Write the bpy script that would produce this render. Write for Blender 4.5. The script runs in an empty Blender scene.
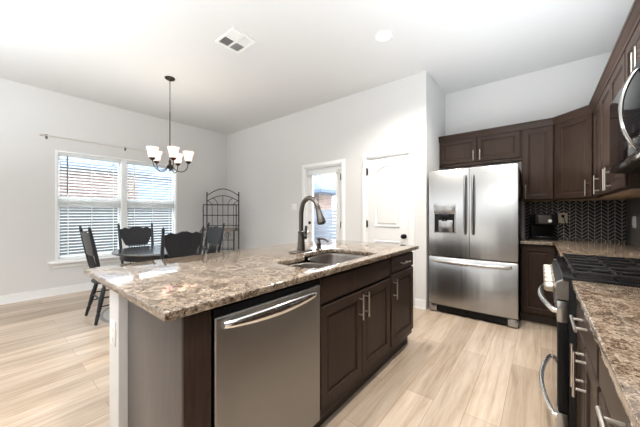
import bpy, bmesh, math, random
from mathutils import Vector, Matrix
PI = math.pi
sc = bpy.context.scene
COL = sc.collection
random.seed(7)

# ------------------------------------------------------------ camera
F_PX = 272.5
TH = math.atan(221 / 272.5)
cam_d = bpy.data.cameras.new('camera')
cam = bpy.data.objects.new('camera', cam_d)
COL.objects.link(cam)
cam.location = (0, 0, 1.22)
cam.rotation_euler = (PI / 2, 0, TH)
cam_d.sensor_width = 36
cam_d.lens = F_PX / 640 * 36
cam_d.clip_start = 0.05
sc.camera = cam

# ------------------------------------------------------------ world, sun, area lights, exposure
w = bpy.data.worlds.new('sky')
sc.world = w
w.use_nodes = True
wn = w.node_tree
bg = wn.nodes['Background']
tcw = wn.nodes.new('ShaderNodeTexCoord')
sep = wn.nodes.new('ShaderNodeSeparateXYZ')
rmp = wn.nodes.new('ShaderNodeValToRGB')
wn.links.new(tcw.outputs['Generated'], sep.inputs[0])
wn.links.new(sep.outputs['Z'], rmp.inputs[0])
rmp.color_ramp.elements[0].position = 0.22
rmp.color_ramp.elements[0].color = (1.0, 1.0, 1.0, 1)
rmp.color_ramp.elements[1].position = 0.6
rmp.color_ramp.elements[1].color = (0.62, 0.78, 1.0, 1)
wn.links.new(rmp.outputs[0], bg.inputs['Color'])
bg.inputs['Strength'].default_value = 6.5

def lamp(name, typ, loc, rot, energy, color=(1, 1, 1), **kw):
    d = bpy.data.lights.new(name, typ)
    d.energy = energy
    d.color = color
    for k, v in kw.items():
        setattr(d, k, v)
    o = bpy.data.objects.new(name, d)
    o.location = loc
    o.rotation_euler = rot
    COL.objects.link(o)
    return o

lamp('sun', 'SUN', (-8, -6, 9), (0, math.radians(-30), math.radians(8)), 4.5, (1, .96, .9), angle=0.02)
# added fill: area lights standing in for unseen windows behind the camera, tilted upward
for lx in (-4.2, -1.6):
    lamp('rear_fill', 'AREA', (lx, -4.35, 1.45), (math.radians(100), 0, PI), 70, (.92, .965, 1.0),
         shape='RECTANGLE', size=1.15, size_y=2.2)
for ly in (-1.3, -3.1):
    lamp('left_fill', 'AREA', (-5.45, ly, 1.35), (math.radians(112), 0, -PI / 2), 6, (1.0, 1.0, 1.0),
         shape='RECTANGLE', size=1.5, size_y=1.7)
# added unseen fill aimed at the ceiling, behind the camera and over the aisle
lamp('ceiling_fill', 'AREA', (-2.2, -1.7, 1.6), (PI, 0, 0), 165, (.87, .94, 1.0), shape='RECTANGLE', size=3.6, size_y=3.2)
lamp('ceiling_fill', 'AREA', (-.12, 1.5, 1.6), (PI, 0, 0), 47, (.87, .94, 1.0), shape='RECTANGLE', size=.9, size_y=4.4)
sc.view_settings.view_transform = 'Standard'
sc.view_settings.look = 'None'
sc.view_settings.gamma = 1.0
sc.view_settings.use_curve_mapping = False
sc.view_settings.exposure = 0.38
sc.render.film_transparent = False

# ------------------------------------------------------------ material helpers
def mat(name, col, rough=0.5, metal=0.0, spec=0.5, **kw):
    m = bpy.data.materials.new(name)
    m.use_nodes = True
    b = m.node_tree.nodes['Principled BSDF']
    b.inputs['Base Color'].default_value = (*col, 1)
    b.inputs['Roughness'].default_value = rough
    b.inputs['Metallic'].default_value = metal
    b.inputs['Specular IOR Level'].default_value = spec
    for k, v in kw.items():
        b.inputs[k].default_value = v
    return m

class NT:
    def __init__(s, m):
        s.t = m.node_tree
        s.b = s.t.nodes['Principled BSDF']
    def n(s, typ, **kw):
        x = s.t.nodes.new(typ)
        for k, v in kw.items():
            if k in x.inputs.keys():
                x.inputs[k].default_value = v
            else:
                setattr(x, k, v)
        return x
    def l(s, a, b):
        s.t.links.new(a, b)
    def math(s, op, a, b=None, c=None):
        x = s.t.nodes.new('ShaderNodeMath')
        x.operation = op
        for i, v in enumerate((a, b, c)):
            if v is None:
                continue
            if isinstance(v, (int, float)):
                x.inputs[i].default_value = v
            else:
                s.l(v, x.inputs[i])
        return x.outputs[0]
    def coords(s, scale=(1, 1, 1), kind='pos', rot=(0, 0, 0)):
        if kind == 'pos':
            src = s.n('ShaderNodeNewGeometry').outputs['Position']
        else:
            src = s.n('ShaderNodeTexCoord').outputs['Object']
        mp = s.n('ShaderNodeMapping')
        mp.inputs['Scale'].default_value = scale
        mp.inputs['Rotation'].default_value = rot
        s.l(src, mp.inputs['Vector'])
        return mp.outputs[0]
    def noise(s, vec, scale, detail=4, rough=0.5, dist=0.0):
        x = s.n('ShaderNodeTexNoise')
        x.inputs['Scale'].default_value = scale
        x.inputs['Detail'].default_value = detail
        x.inputs['Roughness'].default_value = rough
        x.inputs['Distortion'].default_value = dist
        if vec is not None:
            s.l(vec, x.inputs['Vector'])
        return x.outputs['Fac']
    def ramp(s, fac, stops):
        x = s.n('ShaderNodeValToRGB')
        e = x.color_ramp.elements
        while len(e) < len(stops):
            e.new(0.5)
        for i, (p, c) in enumerate(stops):
            e[i].position = p
            e[i].color = (*c, 1) if len(c) == 3 else c
        s.l(fac, x.inputs[0])
        return x.outputs[0]
    def mix(s, fac, a, b, blend='MIX'):
        x = s.n('ShaderNodeMix', data_type='RGBA', blend_type=blend)
        for i, v in ((0, fac), (6, a), (7, b)):
            if isinstance(v, (int, float)):
                x.inputs[i].default_value = v
            elif isinstance(v, tuple):
                x.inputs[i].default_value = (*v, 1)
            else:
                s.l(v, x.inputs[i])
        return x.outputs[2]
    def bump(s, h, strength=0.1, dist=0.01):
        x = s.n('ShaderNodeBump')
        x.inputs['Strength'].default_value = strength
        x.inputs['Distance'].default_value = dist
        s.l(h, x.inputs['Height'])
        s.l(x.outputs[0], s.b.inputs['Normal'])

def paint(name, col, rough=0.6, amt=0.03, scale=60, bump=0.05):
    m = mat(name, col, rough)
    t = NT(m)
    f = t.noise(t.coords(), scale, 3)
    t.l(t.ramp(f, [(0.3, tuple(c * (1 - amt) for c in col)), (0.7, col)]), t.b.inputs['Base Color'])
    t.bump(f, bump, 0.004)
    return m

M = {}
M['wall'] = paint('wall paint', (.71, .705, .695), .75, .02, 90, .06)
M['rear_dark'] = paint('darkened rear wall paint', (.26, .24, .22), .75, .02, 90, .06)  # unseen rear wall darkened to add contrast to the fridge reflection
M['ceil'] = paint('ceiling paint', (.72, .72, .715), .85, .02, 120, .08)
M['trim'] = paint('white trim paint', (.88, .88, .875), .35, .01, 40, .01)
M['knee'] = paint('soft white paint', (.66, .65, .64), .5, .01, 40, .01)
M['door'] = paint('white door paint', (.80, .80, .79), .4, .01, 40, .01)
M['plastic'] = paint('white plastic', (.85, .85, .83), .4, .01, 50, .0)
M['cream'] = paint('ivory plastic', (.62, .52, .40), .4, .02, 50, .0)
M['frost'] = mat('frosted glass shade', (.95, .93, .90), .45)
b = M['frost'].node_tree.nodes['Principled BSDF']
b.inputs['Emission Color'].default_value = (1, .93, .84, 1)
b.inputs['Emission Strength'].default_value = .35
b.inputs['Subsurface Weight'].default_value = .2
def emis(name, col, s):
    m = mat(name, (1, 1, 1), .5)
    b = m.node_tree.nodes['Principled BSDF']
    b.inputs['Emission Color'].default_value = (*col, 1)
    b.inputs['Emission Strength'].default_value = s
    return m
M['lamp'] = emis('lit lamp lens', (1, .97, .92), 12)

def wood(name, dark, light, rough, gscale=(60, 60, 3), coat=0.0, kind='obj'):
    m = mat(name, dark, rough)
    t = NT(m)
    v = t.coords(gscale, kind)
    f = t.noise(v, 1.0, 5, .6, .4)
    f2 = t.noise(t.coords((2.5, 2.5, .8), kind), 1.0, 2)
    f3 = t.math('ADD', t.math('MULTIPLY', f, .6), t.math('MULTIPLY', f2, .4))
    t.l(t.ramp(f3, [(.32, dark), (.68, light)]), t.b.inputs['Base Color'])
    t.b.inputs['Coat Weight'].default_value = coat
    t.b.inputs['Coat Roughness'].default_value = .18
    t.bump(f, .03, .002)
    return m
M['cab'] = wood('espresso stained wood', (.025, .0150, .0110), (.055, .0350, .0268), .40, (70, 70, 4), .0)
M['cab'].node_tree.nodes['Principled BSDF'].inputs['Specular IOR Level'].default_value = .14
M['cabin'] = wood('pale cabinet underside', (.30, .20, .12), (.42, .29, .18), .6, (30, 4, 30))
M['toe'] = wood('brown toe kick board', (.030, .019, .013), (.055, .035, .024), .5, (6, 6, 60))
M['black'] = mat('black enamel', (.005, .005, .006), .22, 0, .3)
M['blackm'] = mat('matt black', (.006, .006, .0065), .5, 0, .2)
M['iron'] = mat('black iron', (.02, .02, .024), .45, .4)
M['cast'] = mat('cast iron grate', (.015, .014, .014), .35, .3)
M['chairp'] = wood('black painted wood', (.010, .0107, .013), (.018, .019, .023), .34, (30, 30, 5), .0)
M['chairp'].node_tree.nodes['Principled BSDF'].inputs['Specular IOR Level'].default_value = .38
M['tablet'] = wood('dark lacquered table wood', (.014, .016, .022), (.028, .031, .040), .12, (6, 50, 50), .0)
M['tablet'].node_tree.nodes['Principled BSDF'].inputs['Roughness'].default_value = .2
M['tablet'].node_tree.nodes['Principled BSDF'].inputs['IOR'].default_value = 2.6
M['glassblk'] = mat('black glass', (.006, .006, .007), .06)
M['oven'] = mat('dark oven glass', (.02, .012, .009), .08)
M['nickel'] = mat('brushed nickel', (.72, .68, .62), .28, 1)
M['faucet'] = mat('brushed pewter', (.13, .118, .108), .34, 1)
M['bronze'] = mat('dark bronze', (.05, .038, .032), .4, .8)
M['grip'] = mat('dark polished steel', (.42, .42, .42), .2, 1)
M['endp'] = wood('wood with painted sheen', (.070, .059, .055), (.115, .100, .094), .38, (70, 70, 4))  # cabinet wood lightened, end panel sheen put into the colour
M['knob'] = mat('champagne metal', (.42, .385, .33), .38, 1)
M['chrome'] = mat('polished steel', (.80, .79, .77), .16, 1)
M['sinksteel'] = mat('sink steel', (.36, .33, .31), .30, 1)
M['wicker'] = wood('brown wicker', (.16, .125, .10), (.30, .24, .20), .7, (90, 90, 90))

def steel(name, col, rough, aniso=.75):
    m = mat(name, col, rough, 1)
    t = NT(m)
    wv = t.noise(t.coords((6.5, 6.5, .35)), 1.0, 2)
    t.bump(wv, .22, .02)
    tg = t.n('ShaderNodeTangent', direction_type='RADIAL', axis='Z')
    t.l(tg.outputs[0], t.b.inputs['Tangent'])
    t.b.inputs['Anisotropic'].default_value = aniso
    t.b.inputs['Anisotropic Rotation'].default_value = .25
    return m
M['steel'] = steel('brushed stainless steel', (.40, .40, .397), .24, .25)
M['steel2'] = steel('brushed stainless steel front', (.31, .30, .29), .36)

# granite
def granite(name='speckled granite'):
    m = mat(name, (.5, .42, .34), .06, IOR=2.3)
    t = NT(m)
    v = t.coords()
    big = t.noise(v, 20, 5, .65, 1.2)
    mid = t.noise(v, 85, 6, .7, .8)
    fine = t.noise(v, 190, 3, .6)
    vor = t.n('ShaderNodeTexVoronoi')
    vor.inputs['Scale'].default_value = 70
    t.l(v, vor.inputs['Vector'])
    f = t.math('ADD', t.math('ADD', t.math('MULTIPLY', big, .34), t.math('MULTIPLY', mid, .40)), t.math('MULTIPLY', fine, .26))
    c1 = t.ramp(f, [(.37, (.018, .011, .0075)), (.45, (.08, .051, .033)), (.50, (.215, .158, .112)), (.555, (.37, .30, .23)), (.65, (.53, .47, .395))])
    spk = t.ramp(vor.outputs['Distance'], [(.10, (1, 1, 1)), (.20, (0, 0, 0))])
    msk = t.math('MULTIPLY', spk, t.ramp(mid, [(.5, (0, 0, 0)), (.56, (1, 1, 1))]))
    c2 = t.mix(msk, c1, (.10, .06, .04))
    t.l(c2, t.b.inputs['Base Color'])
    t.b.inputs['Coat Weight'].default_value = .0
    
    return m
M['granite'] = granite()

def floor_mat():
    m = mat('light oak plank floor', (.5, .4, .3), .33)
    t = NT(m)
    v = t.coords((1, 1, 1), 'pos', (0, 0, PI / 2))
    br = t.n('ShaderNodeTexBrick')
    br.offset = .37
    br.offset_frequency = 2
    br.inputs['Scale'].default_value = 1
    br.inputs['Brick Width'].default_value = 1.35
    br.inputs['Row Height'].default_value = .182
    br.inputs['Mortar Size'].default_value = .0016
    br.inputs['Mortar Smooth'].default_value = .3
    br.inputs['Color1'].default_value = (0, 0, 0, 1)
    br.inputs['Color2'].default_value = (1, 1, 1, 1)
    br.inputs['Bias'].default_value = 0
    t.l(v, br.inputs['Vector'])
    grain = t.noise(t.coords((38, 2.2, 1)), 1, 5, .62, .5)
    wide = t.noise(t.coords((9, .9, 1)), 1, 3, .55, .8)
    g = t.math('ADD', t.math('MULTIPLY', grain, .45), t.math('MULTIPLY', wide, .55))
    c = t.ramp(g, [(.34, (.35, .262, .185)), (.47, (.50, .398, .303)), (.55, (.56, .46, .365)), (.66, (.63, .54, .445))])
    tone = t.ramp(br.outputs['Color'], [(0, (.80, .77, .74)), (1, (1.08, 1.07, 1.06))])
    c = t.mix(1.0, c, tone, 'MULTIPLY')
    c = t.mix(br.outputs['Fac'], c, (.30, .21, .14))
    t.l(c, t.b.inputs['Base Color'])
    t.bump(t.math('SUBTRACT', t.math('MULTIPLY', grain, .2), br.outputs['Fac']), .10, .003)
    return m
M['floor'] = floor_mat()

def chevron(name, axis):
    m = mat(name, (.02, .02, .02), .3, 0, .25)
    t = NT(m)
    s = t.n('ShaderNodeSeparateXYZ')
    t.l(t.n('ShaderNodeNewGeometry').outputs['Position'], s.inputs[0])
    wcol, pitch, gr = .053, .041, .155
    a = t.math('DIVIDE', s.outputs[axis], wcol)
    tri = t.math('PINGPONG', a, 1.0)
    z = t.math('ADD', t.math('DIVIDE', s.outputs[2], pitch), t.math('MULTIPLY', tri, wcol * .85 / pitch))
    g1 = t.math('LESS_THAN', t.math('FRACT', z), gr)
    g2 = t.math('LESS_THAN', t.math('FRACT', a), .07)
    g = t.math('MAXIMUM', g1, g2)
    t.l(t.mix(g, (.012, .011, .011), (.42, .39, .36)), t.b.inputs['Base Color'])
    t.l(t.math('ADD', t.math('MULTIPLY', g, .5), .30), t.b.inputs['Roughness'])
    t.bump(t.math('SUBTRACT', 1.0, g), .3, .003)
    return m
M['tileX'] = chevron('black chevron tile', 0)
M['tileY'] = chevron('black chevron tile on side wall', 1)

def brick():
    m = mat('red brown brick', (.35, .2, .15), .85)
    t = NT(m)
    s = t.n('ShaderNodeSeparateXYZ')
    t.l(t.n('ShaderNodeNewGeometry').outputs['Position'], s.inputs[0])
    cb = t.n('ShaderNodeCombineXYZ')
    t.l(t.math('ADD', s.outputs[0], s.outputs[1]), cb.inputs[0])
    t.l(s.outputs[2], cb.inputs[1])
    br = t.n('ShaderNodeTexBrick')
    br.inputs['Scale'].default_value = 1
    br.inputs['Brick Width'].default_value = .22
    br.inputs['Row Height'].default_value = .078
    br.inputs['Mortar Size'].default_value = .007
    br.inputs['Color1'].default_value = (.18, .095, .07, 1)
    br.inputs['Color2'].default_value = (.28, .20, .165, 1)
    br.inputs['Mortar'].default_value = (.36, .34, .32, 1)
    t.l(cb.outputs[0], br.inputs['Vector'])
    t.l(br.outputs['Color'], t.b.inputs['Base Color'])
    return m
M['brick'] = brick()
M['shingle'] = paint('blue grey shingles', (.13, .16, .22), .8, .35, 14, .2)
M['siding'] = paint('pale blue siding', (.18, .235, .33), .7, .1, 6, .1)
M['fence'] = wood('weathered fence boards', (.06, .058, .055), (.10, .097, .09), .8, (3, 3, 40), 0, 'pos')
M['grass'] = paint('pale concrete yard', (.50, .49, .46), .9, .4, 20, .3)
M['palefence'] = wood('pale grey fence boards', (.16, .165, .18), (.23, .235, .25), .8, (3, 3, 40), 0, 'pos')
M['rug'] = paint('pale grey rug', (.50, .49, .47), .95, .12, 70, .3)
M['rugedge'] = paint('grey rug binding', (.30, .29, .28), .95, .1, 70, .2)

def glass():
    m = bpy.data.materials.new('window glass')
    m.use_nodes = True
    t = m.node_tree
    for n in list(t.nodes):
        t.nodes.remove(n)
    o = t.nodes.new('ShaderNodeOutputMaterial')
    tr = t.nodes.new('ShaderNodeBsdfTransparent')
    tr.inputs[0].default_value = (.95, .97, .97, 1)
    gl = t.nodes.new('ShaderNodeBsdfGlossy')
    gl.inputs['Roughness'].default_value = .02
    lw = t.nodes.new('ShaderNodeLayerWeight')
    pw = t.nodes.new('ShaderNodeMath')
    pw.operation = 'POWER'
    pw.inputs[1].default_value = 5
    t.links.new(lw.outputs['Facing'], pw.inputs[0])
    fr = t.nodes.new('ShaderNodeMath')
    fr.operation = 'MULTIPLY_ADD'
    fr.inputs[1].default_value = .6
    fr.inputs[2].default_value = .03
    t.links.new(pw.outputs[0], fr.inputs[0])
    mx = t.nodes.new('ShaderNodeMixShader')
    t.links.new(fr.outputs[0], mx.inputs[0])
    t.links.new(tr.outputs[0], mx.inputs[1])
    t.links.new(gl.outputs[0], mx.inputs[2])
    t.links.new(mx.outputs[0], o.inputs[0])
    return m
M['glass'] = glass()
def slatmat():
    m = mat('white blind slats', (.90, .90, .89), .45)
    t = NT(m)
    tr = t.n('ShaderNodeBsdfTranslucent')
    tr.inputs['Color'].default_value = (.9, .9, .88, 1)
    mx = t.n('ShaderNodeMixShader')
    mx.inputs[0].default_value = .5
    out = [n for n in t.t.nodes if n.type == 'OUTPUT_MATERIAL'][0]
    t.l(t.b.outputs[0], mx.inputs[1])
    t.l(tr.outputs[0], mx.inputs[2])
    t.l(mx.outputs[0], out.inputs[0])
    return m
M['slat'] = slatmat()

# ------------------------------------------------------------ mesh helpers
class MB:
    def __init__(s):
        s.bm = bmesh.new()
    def box(s, x0, x1, y0, y1, z0, z1, bev=0.0, seg=2):
        r = bmesh.ops.create_cube(s.bm, size=1)
        vs = r['verts']
        for v in vs:
            v.co = Vector(((x0 + x1) / 2 + v.co.x * (x1 - x0), (y0 + y1) / 2 + v.co.y * (y1 - y0), (z0 + z1) / 2 + v.co.z * (z1 - z0)))
        if bev > 0:
            es = list({e for v in vs for e in v.link_edges})
            bmesh.ops.bevel(s.bm, geom=es, offset=bev, segments=seg, profile=.5, affect='EDGES')
        return s
    def tube(s, pts, r, n=10, closed=False, caps=True):
        pts = [Vector(p) for p in pts]
        N = len(pts)
        rad = r if isinstance(r, (list, tuple)) else [r] * N
        rings = []
        up = None
        for i, p in enumerate(pts):
            if closed:
                d = pts[(i + 1) % N] - pts[(i - 1) % N]
            else:
                d = pts[min(i + 1, N - 1)] - pts[max(i - 1, 0)]
            d.normalize()
            if up is None:
                up = Vector((0, 0, 1)) if abs(d.z) < .9 else Vector((1, 0, 0))
            a = up - d * up.dot(d)
            if a.length < 1e-5:
                a = d.orthogonal()
            a.normalize()
            up = a
            b = d.cross(a)
            rings.append([s.bm.verts.new(p + (a * math.cos(t) + b * math.sin(t)) * rad[i]) for t in [2 * PI * k / n for k in range(n)]])
        for i in range(N if closed else N - 1):
            A, B = rings[i], rings[(i + 1) % N]
            for k in range(n):
                s.bm.faces.new((A[k], A[(k + 1) % n], B[(k + 1) % n], B[k]))
        if caps and not closed:
            s.bm.faces.new(rings[0][::-1])
            s.bm.faces.new(rings[-1])
        return s
    def cyl(s, p0, p1, r, n=16):
        return s.tube([p0, p1], r, n)
    def lathe(s, prof, c=(0, 0, 0), n=24, axis='z', cap=True):
        rings = []
        for (r, z) in prof:
            ring = []
            for k in range(n):
                t = 2 * PI * k / n
                x, y = r * math.cos(t), r * math.sin(t)
                if axis == 'z':
                    p = (c[0] + x, c[1] + y, c[2] + z)
                elif axis == 'y':
                    p = (c[0] + x, c[1] + z, c[2] + y)
                else:
                    p = (c[0] + z, c[1] + x, c[2] + y)
                ring.append(s.bm.verts.new(p))
            rings.append(ring)
        for A, B in zip(rings, rings[1:]):
            for k in range(n):
                s.bm.faces.new((A[k], A[(k + 1) % n], B[(k + 1) % n], B[k]))
        if cap:
            s.bm.faces.new(rings[0][::-1])
            s.bm.faces.new(rings[-1])
        return s
    def loft(s, loops, cap0=True, cap1=True):
        R = [[s.bm.verts.new(p) for p in L] for L in loops]
        n = len(R[0])
        for A, B in zip(R, R[1:]):
            for k in range(n):
                s.bm.faces.new((A[k], A[(k + 1) % n], B[(k + 1) % n], B[k]))
        if cap0:
            s.bm.faces.new(R[0][::-1])
        if cap1:
            s.bm.faces.new(R[-1])
        return s
    def plate(s, outer, holes, z0, z1, bev=0.0):
        allv = []
        es = []
        for L in [outer] + holes:
            vs = [s.bm.verts.new((p[0], p[1], z1)) for p in L]
            allv += vs
            for k in range(len(vs)):
                es.append(s.bm.edges.new((vs[k], vs[(k + 1) % len(vs)])))
        r = bmesh.ops.triangle_fill(s.bm, edges=es, use_beauty=True, normal=(0, 0, 1))
        fs = [g for g in r['geom'] if isinstance(g, bmesh.types.BMFace)]
        ex = bmesh.ops.extrude_face_region(s.bm, geom=fs)
        for g in ex['geom']:
            if isinstance(g, bmesh.types.BMVert):
                g.co.z = z0
        if bev:
            s.bm.normal_update()
            be = [e for e in s.bm.edges if len(e.link_faces) == 2 and e.calc_face_angle(0) > 1.0 and abs(e.verts[0].co.z - e.verts[1].co.z) < 1e-6]
            bmesh.ops.bevel(s.bm, geom=be, offset=bev, segments=3, profile=.5, affect='EDGES')
        return s
    def build(s, name, m, parent=None, smooth=True):
        bmesh.ops.recalc_face_normals(s.bm, faces=s.bm.faces)
        me = bpy.data.meshes.new(name)
        s.bm.to_mesh(me)
        s.bm.free()
        me.materials.append(M[m] if isinstance(m, str) else m)
        if smooth:
            me.shade_smooth()
            me.set_sharp_from_angle(angle=math.radians(38))
        o = bpy.data.objects.new(name, me)
        COL.objects.link(o)
        if parent:
            o.parent = parent
        return o

def tag(o, label, cat, group=None, kind=None):
    o['label'] = label
    o['category'] = cat
    if group:
        o['group'] = group
    if kind:
        o['kind'] = kind
    return o
def thing(name, label, cat, loc=(0, 0, 0), rz=0.0, group=None):
    o = bpy.data.objects.new(name, None)
    o.empty_display_size = .1
    COL.objects.link(o)
    o.location = loc
    o.rotation_euler = (0, 0, rz)
    return tag(o, label, cat, group)
def struct(name, mb, m, label, cat):
    o = mb.build(name, m)
    return tag(o, label, cat, kind='structure')
def sroot(name, label, cat, loc=(0, 0, 0), rz=0):
    o = thing(name, label, cat, loc, rz)
    o['kind'] = 'structure'
    return o
def copy_tree(o, parent=None):
    c = o.copy()
    COL.objects.link(c)
    c.parent = parent
    for ch in list(o.children):
        copy_tree(ch, c)
    return c
def bx(*a, **k):
    return MB().box(*a, **k)
def smooth_path(pts, n=6):
    P = [Vector(p) for p in pts]
    out = []
    for i in range(len(P) - 1):
        p0, p1, p2, p3 = P[max(i - 1, 0)], P[i], P[i + 1], P[min(i + 2, len(P) - 1)]
        for k in range(n):
            t = k / n
            out.append(.5 * ((2 * p1) + (p2 - p0) * t + (2 * p0 - 5 * p1 + 4 * p2 - p3) * t * t + (3 * p1 - p0 - 3 * p2 + p3) * t ** 3))
    out.append(P[-1])
    return out
def rrect(x0, x1, y0, y1, r, n=5):
    out = []
    rs = r if isinstance(r, (list, tuple)) else [r] * 4
    for (cx, cy, a, q) in ((x1, y1, 0, rs[0]), (x0, y1, 90, rs[1]), (x0, y0, 180, rs[2]), (x1, y0, 270, rs[3])):
        sx = -1 if cx == x1 else 1
        sy = -1 if cy == y1 else 1
        for k in range(n + 1):
            t = math.radians(a + 90 * k / n)
            out.append((cx + sx * q + q * math.cos(t), cy + sy * q + q * math.sin(t)))
    return out

# ------------------------------------------------------------ room dimensions
XW, YD, XA, YK, XR, ZC, YR = -5.615, 3.53, -1.13, 4.42, .73, 3.03, -4.5
T = .13

# ------------------------------------------------------------ setting
struct('floor', bx(XW - T, XR + T, YR - T, YK + T, -.1, 0), 'floor', 'light oak plank floor running the length of the room', 'floor')
struct('ceiling', bx(XW - T, XR + T, YR - T, YK + T, ZC, ZC + .1), 'ceil', 'flat white ceiling over the whole room', 'ceiling')
WY0, WY1, WZ0, WZ1 = .665, 2.42, .50, 2.17
mb = MB()
mb.box(XW - T, XW, YR, WY0, 0, ZC).box(XW - T, XW, WY1, YD + .6, 0, ZC).box(XW - T, XW, WY0, WY1, 0, WZ0).box(XW - T, XW, WY0, WY1, WZ1, ZC)
struct('wall_left', mb, 'wall', 'pale grey wall with the wide double window', 'wall')
DX0, DX1, DZ = -3.19, -2.425, 2.0
PX0, PX1, PZ = -1.985, -1.345, 2.02
mb = MB()
mb.box(XW, DX0, YD, YD + T, 0, ZC).box(DX0, DX1, YD, YD + T, DZ, ZC).box(DX1, PX0, YD, YD + T, 0, ZC).box(PX0, PX1, YD, YD + T, PZ, ZC).box(PX1, XA, YD, YD + T, 0, ZC)
mb.box(XA - T, XA, YD + T, YK + T, 0, ZC)
struct('wall_back', mb, 'wall', 'pale grey wall holding the patio door and the pantry door', 'wall')
struct('wall_kitchen', bx(XA, XR + T, YK, YK + T, 0, ZC), 'wall', 'pale grey wall behind the fridge and upper cabinets', 'wall')
struct('wall_right', bx(XR, XR + T, YR, YK, 0, ZC), 'wall', 'pale grey wall behind the range and microwave', 'wall')
struct('wall_rear', bx(XW, XR, YR - T, YR, 0, ZC), 'rear_dark', 'rear wall of the living area behind the viewer', 'wall')
struct('trim_1', bx(-.165, XR - .008, YK - .008, YK, .914, 1.375), 'tileX', 'black chevron tile backsplash behind the coffee maker', 'backsplash')
struct('trim_2', bx(XR - .008, XR, -.6, YK - .008, .914, 1.50), 'tileY', 'black chevron tile backsplash along the range wall', 'backsplash')
def basebd(name, x0, x1, y0, y1, label):
    mb = MB()
    mb.box(x0, x1, y0, y1, 0, .105)
    if x1 - x0 > y1 - y0:
        mb.box(x0, x1, y0 + .005, y1, .105, .118, .003)
        mb.box(x0, x1, y0 - .010, y0, 0, .014)
    elif x0 < -3:
        mb.box(x0, x1 - .005, y0, y1, .105, .118, .003)
        mb.box(x1, x1 + .010, y0, y1, 0, .014)
    else:
        mb.box(x0, x1, y0, y1, .105, .118, .003)
    struct(name, mb, 'trim', label, 'baseboard')
basebd('baseboard_left', XW, XW + .014, YR, YD, 'white baseboard under the double window')
basebd('baseboard_back', XW + .014, -3.275, YD - .014, YD, 'white baseboard left of the patio door')
basebd('baseboard_back.001', -2.35, -2.06, YD - .014, YD, 'white baseboard between the patio door and the pantry door')
basebd('baseboard_back.002', -1.27, XA, YD - .014, YD, 'short white baseboard between the pantry door and the fridge')

# double window
win = sroot('window_1', 'white framed double window behind the dining table', 'window', (XW, 0, 0))
YM0, YM1 = 1.492, 1.572
fx0, fx1 = -.105, -.02
mb = MB()
mb.box(fx0, .004, WY0, WY0 + .032, WZ0, WZ1, .004).box(fx0, .004, WY1 - .032, WY1, WZ0, WZ1, .004)
mb.box(fx0, .004, WY0 + .032, WY1 - .032, WZ1 - .03, WZ1, .004).box(fx0, .004, WY0 + .032, WY1 - .032, WZ0, WZ0 + .035, .004)
mb.build('frame', 'trim', win)
bx(fx0, .004, YM0, YM1, WZ0 + .035, WZ1 - .03, bev=.004).build('mullion', 'trim', win)
mb = MB()
mb.box(-.02, .075, WY0 - .075, WY1 + .075, WZ0 - .03, WZ0 + .002, .008)
mb.build('sill', 'trim', win)
bx(0, .016, WY0 - .05, WY1 + .05, WZ0 - .095, WZ0 - .03, bev=.004).build('apron', 'trim', win)
for (y0, y1) in ((WY0 + .032, YM0), (YM1, WY1 - .032)):
    mb = MB()
    mb.box(-.100, -.066, y0, y1, 1.345, 1.440, .004)
    for (z0, z1) in ((WZ0 + .035, 1.345), (1.440, WZ1 - .03)):
        mb.box(-.10, -.07, y0, y0 + .028, z0, z1).box(-.10, -.07, y1 - .028, y1, z0, z1)
        mb.box(-.10, -.07, y0 + .028, y1 - .028, z0, z0 + .028).box(-.10, -.07, y0 + .028, y1 - .028, z1 - .028, z1)
    mb.build('sash', 'trim', win)
    bx(-.088, -.084, y0 + .028, y1 - .028, WZ0 + .063, 1.345).build('pane', 'glass', win)
    bx(-.088, -.084, y0 + .028, y1 - .028, 1.468, WZ1 - .058).build('pane', 'glass', win)
# blinds
for i, (y0, y1, lab) in enumerate(((WY0 + .036, YM0 - .004, 'open white slatted blind in the left half of the double window'),
                                   (YM1 + .004, WY1 - .036, 'open white slatted blind in the right half of the double window'))):
    bl = thing('window_blind', lab, 'blind', (XW - .032, (y0 + y1) / 2, WZ0 + .037), 0, 'slatted blinds in the double window')
    hw = (y1 - y0) / 2
    top = WZ1 - .032 - WZ0 - .037
    bx(-.024, .024, -hw, hw, top - .045, top, bev=.003).build('headrail', 'slat', bl)
    mb = MB()
    z = .045
    while z < top - .06:
        a = -math.radians(17)
        dx, dz = .0235 * math.cos(a), .0235 * math.sin(a)
        lp = [[(-dx, yy, z + dz - .0014), (0, yy, z + .0012), (dx, yy, z - dz - .0014), (dx, yy, z - dz + .0014), (0, yy, z + .0040), (-dx, yy, z + dz + .0014)] for yy in (-hw + .004, hw - .004)]
        mb.loft(lp)
        z += .0470
    mb.build('slats', 'slat', bl, smooth=False)
    bx(-.022, .022, -hw + .004, hw - .004, .004, .022, bev=.003).build('bottom_rail', 'slat', bl)
    for yy in (-hw * .72, 0.0, hw * .72):
        bx(.0215, .0235, yy - .004, yy + .004, .01, top - .03).build('ladder_tape', 'slat', bl)
    MB().tube([(.030, -hw + .10, top - .05), (.030, -hw + .10, top - .62)], .005, 8).build('tilt_wand', 'blackm' if i == 0 else 'slat', bl)
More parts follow.
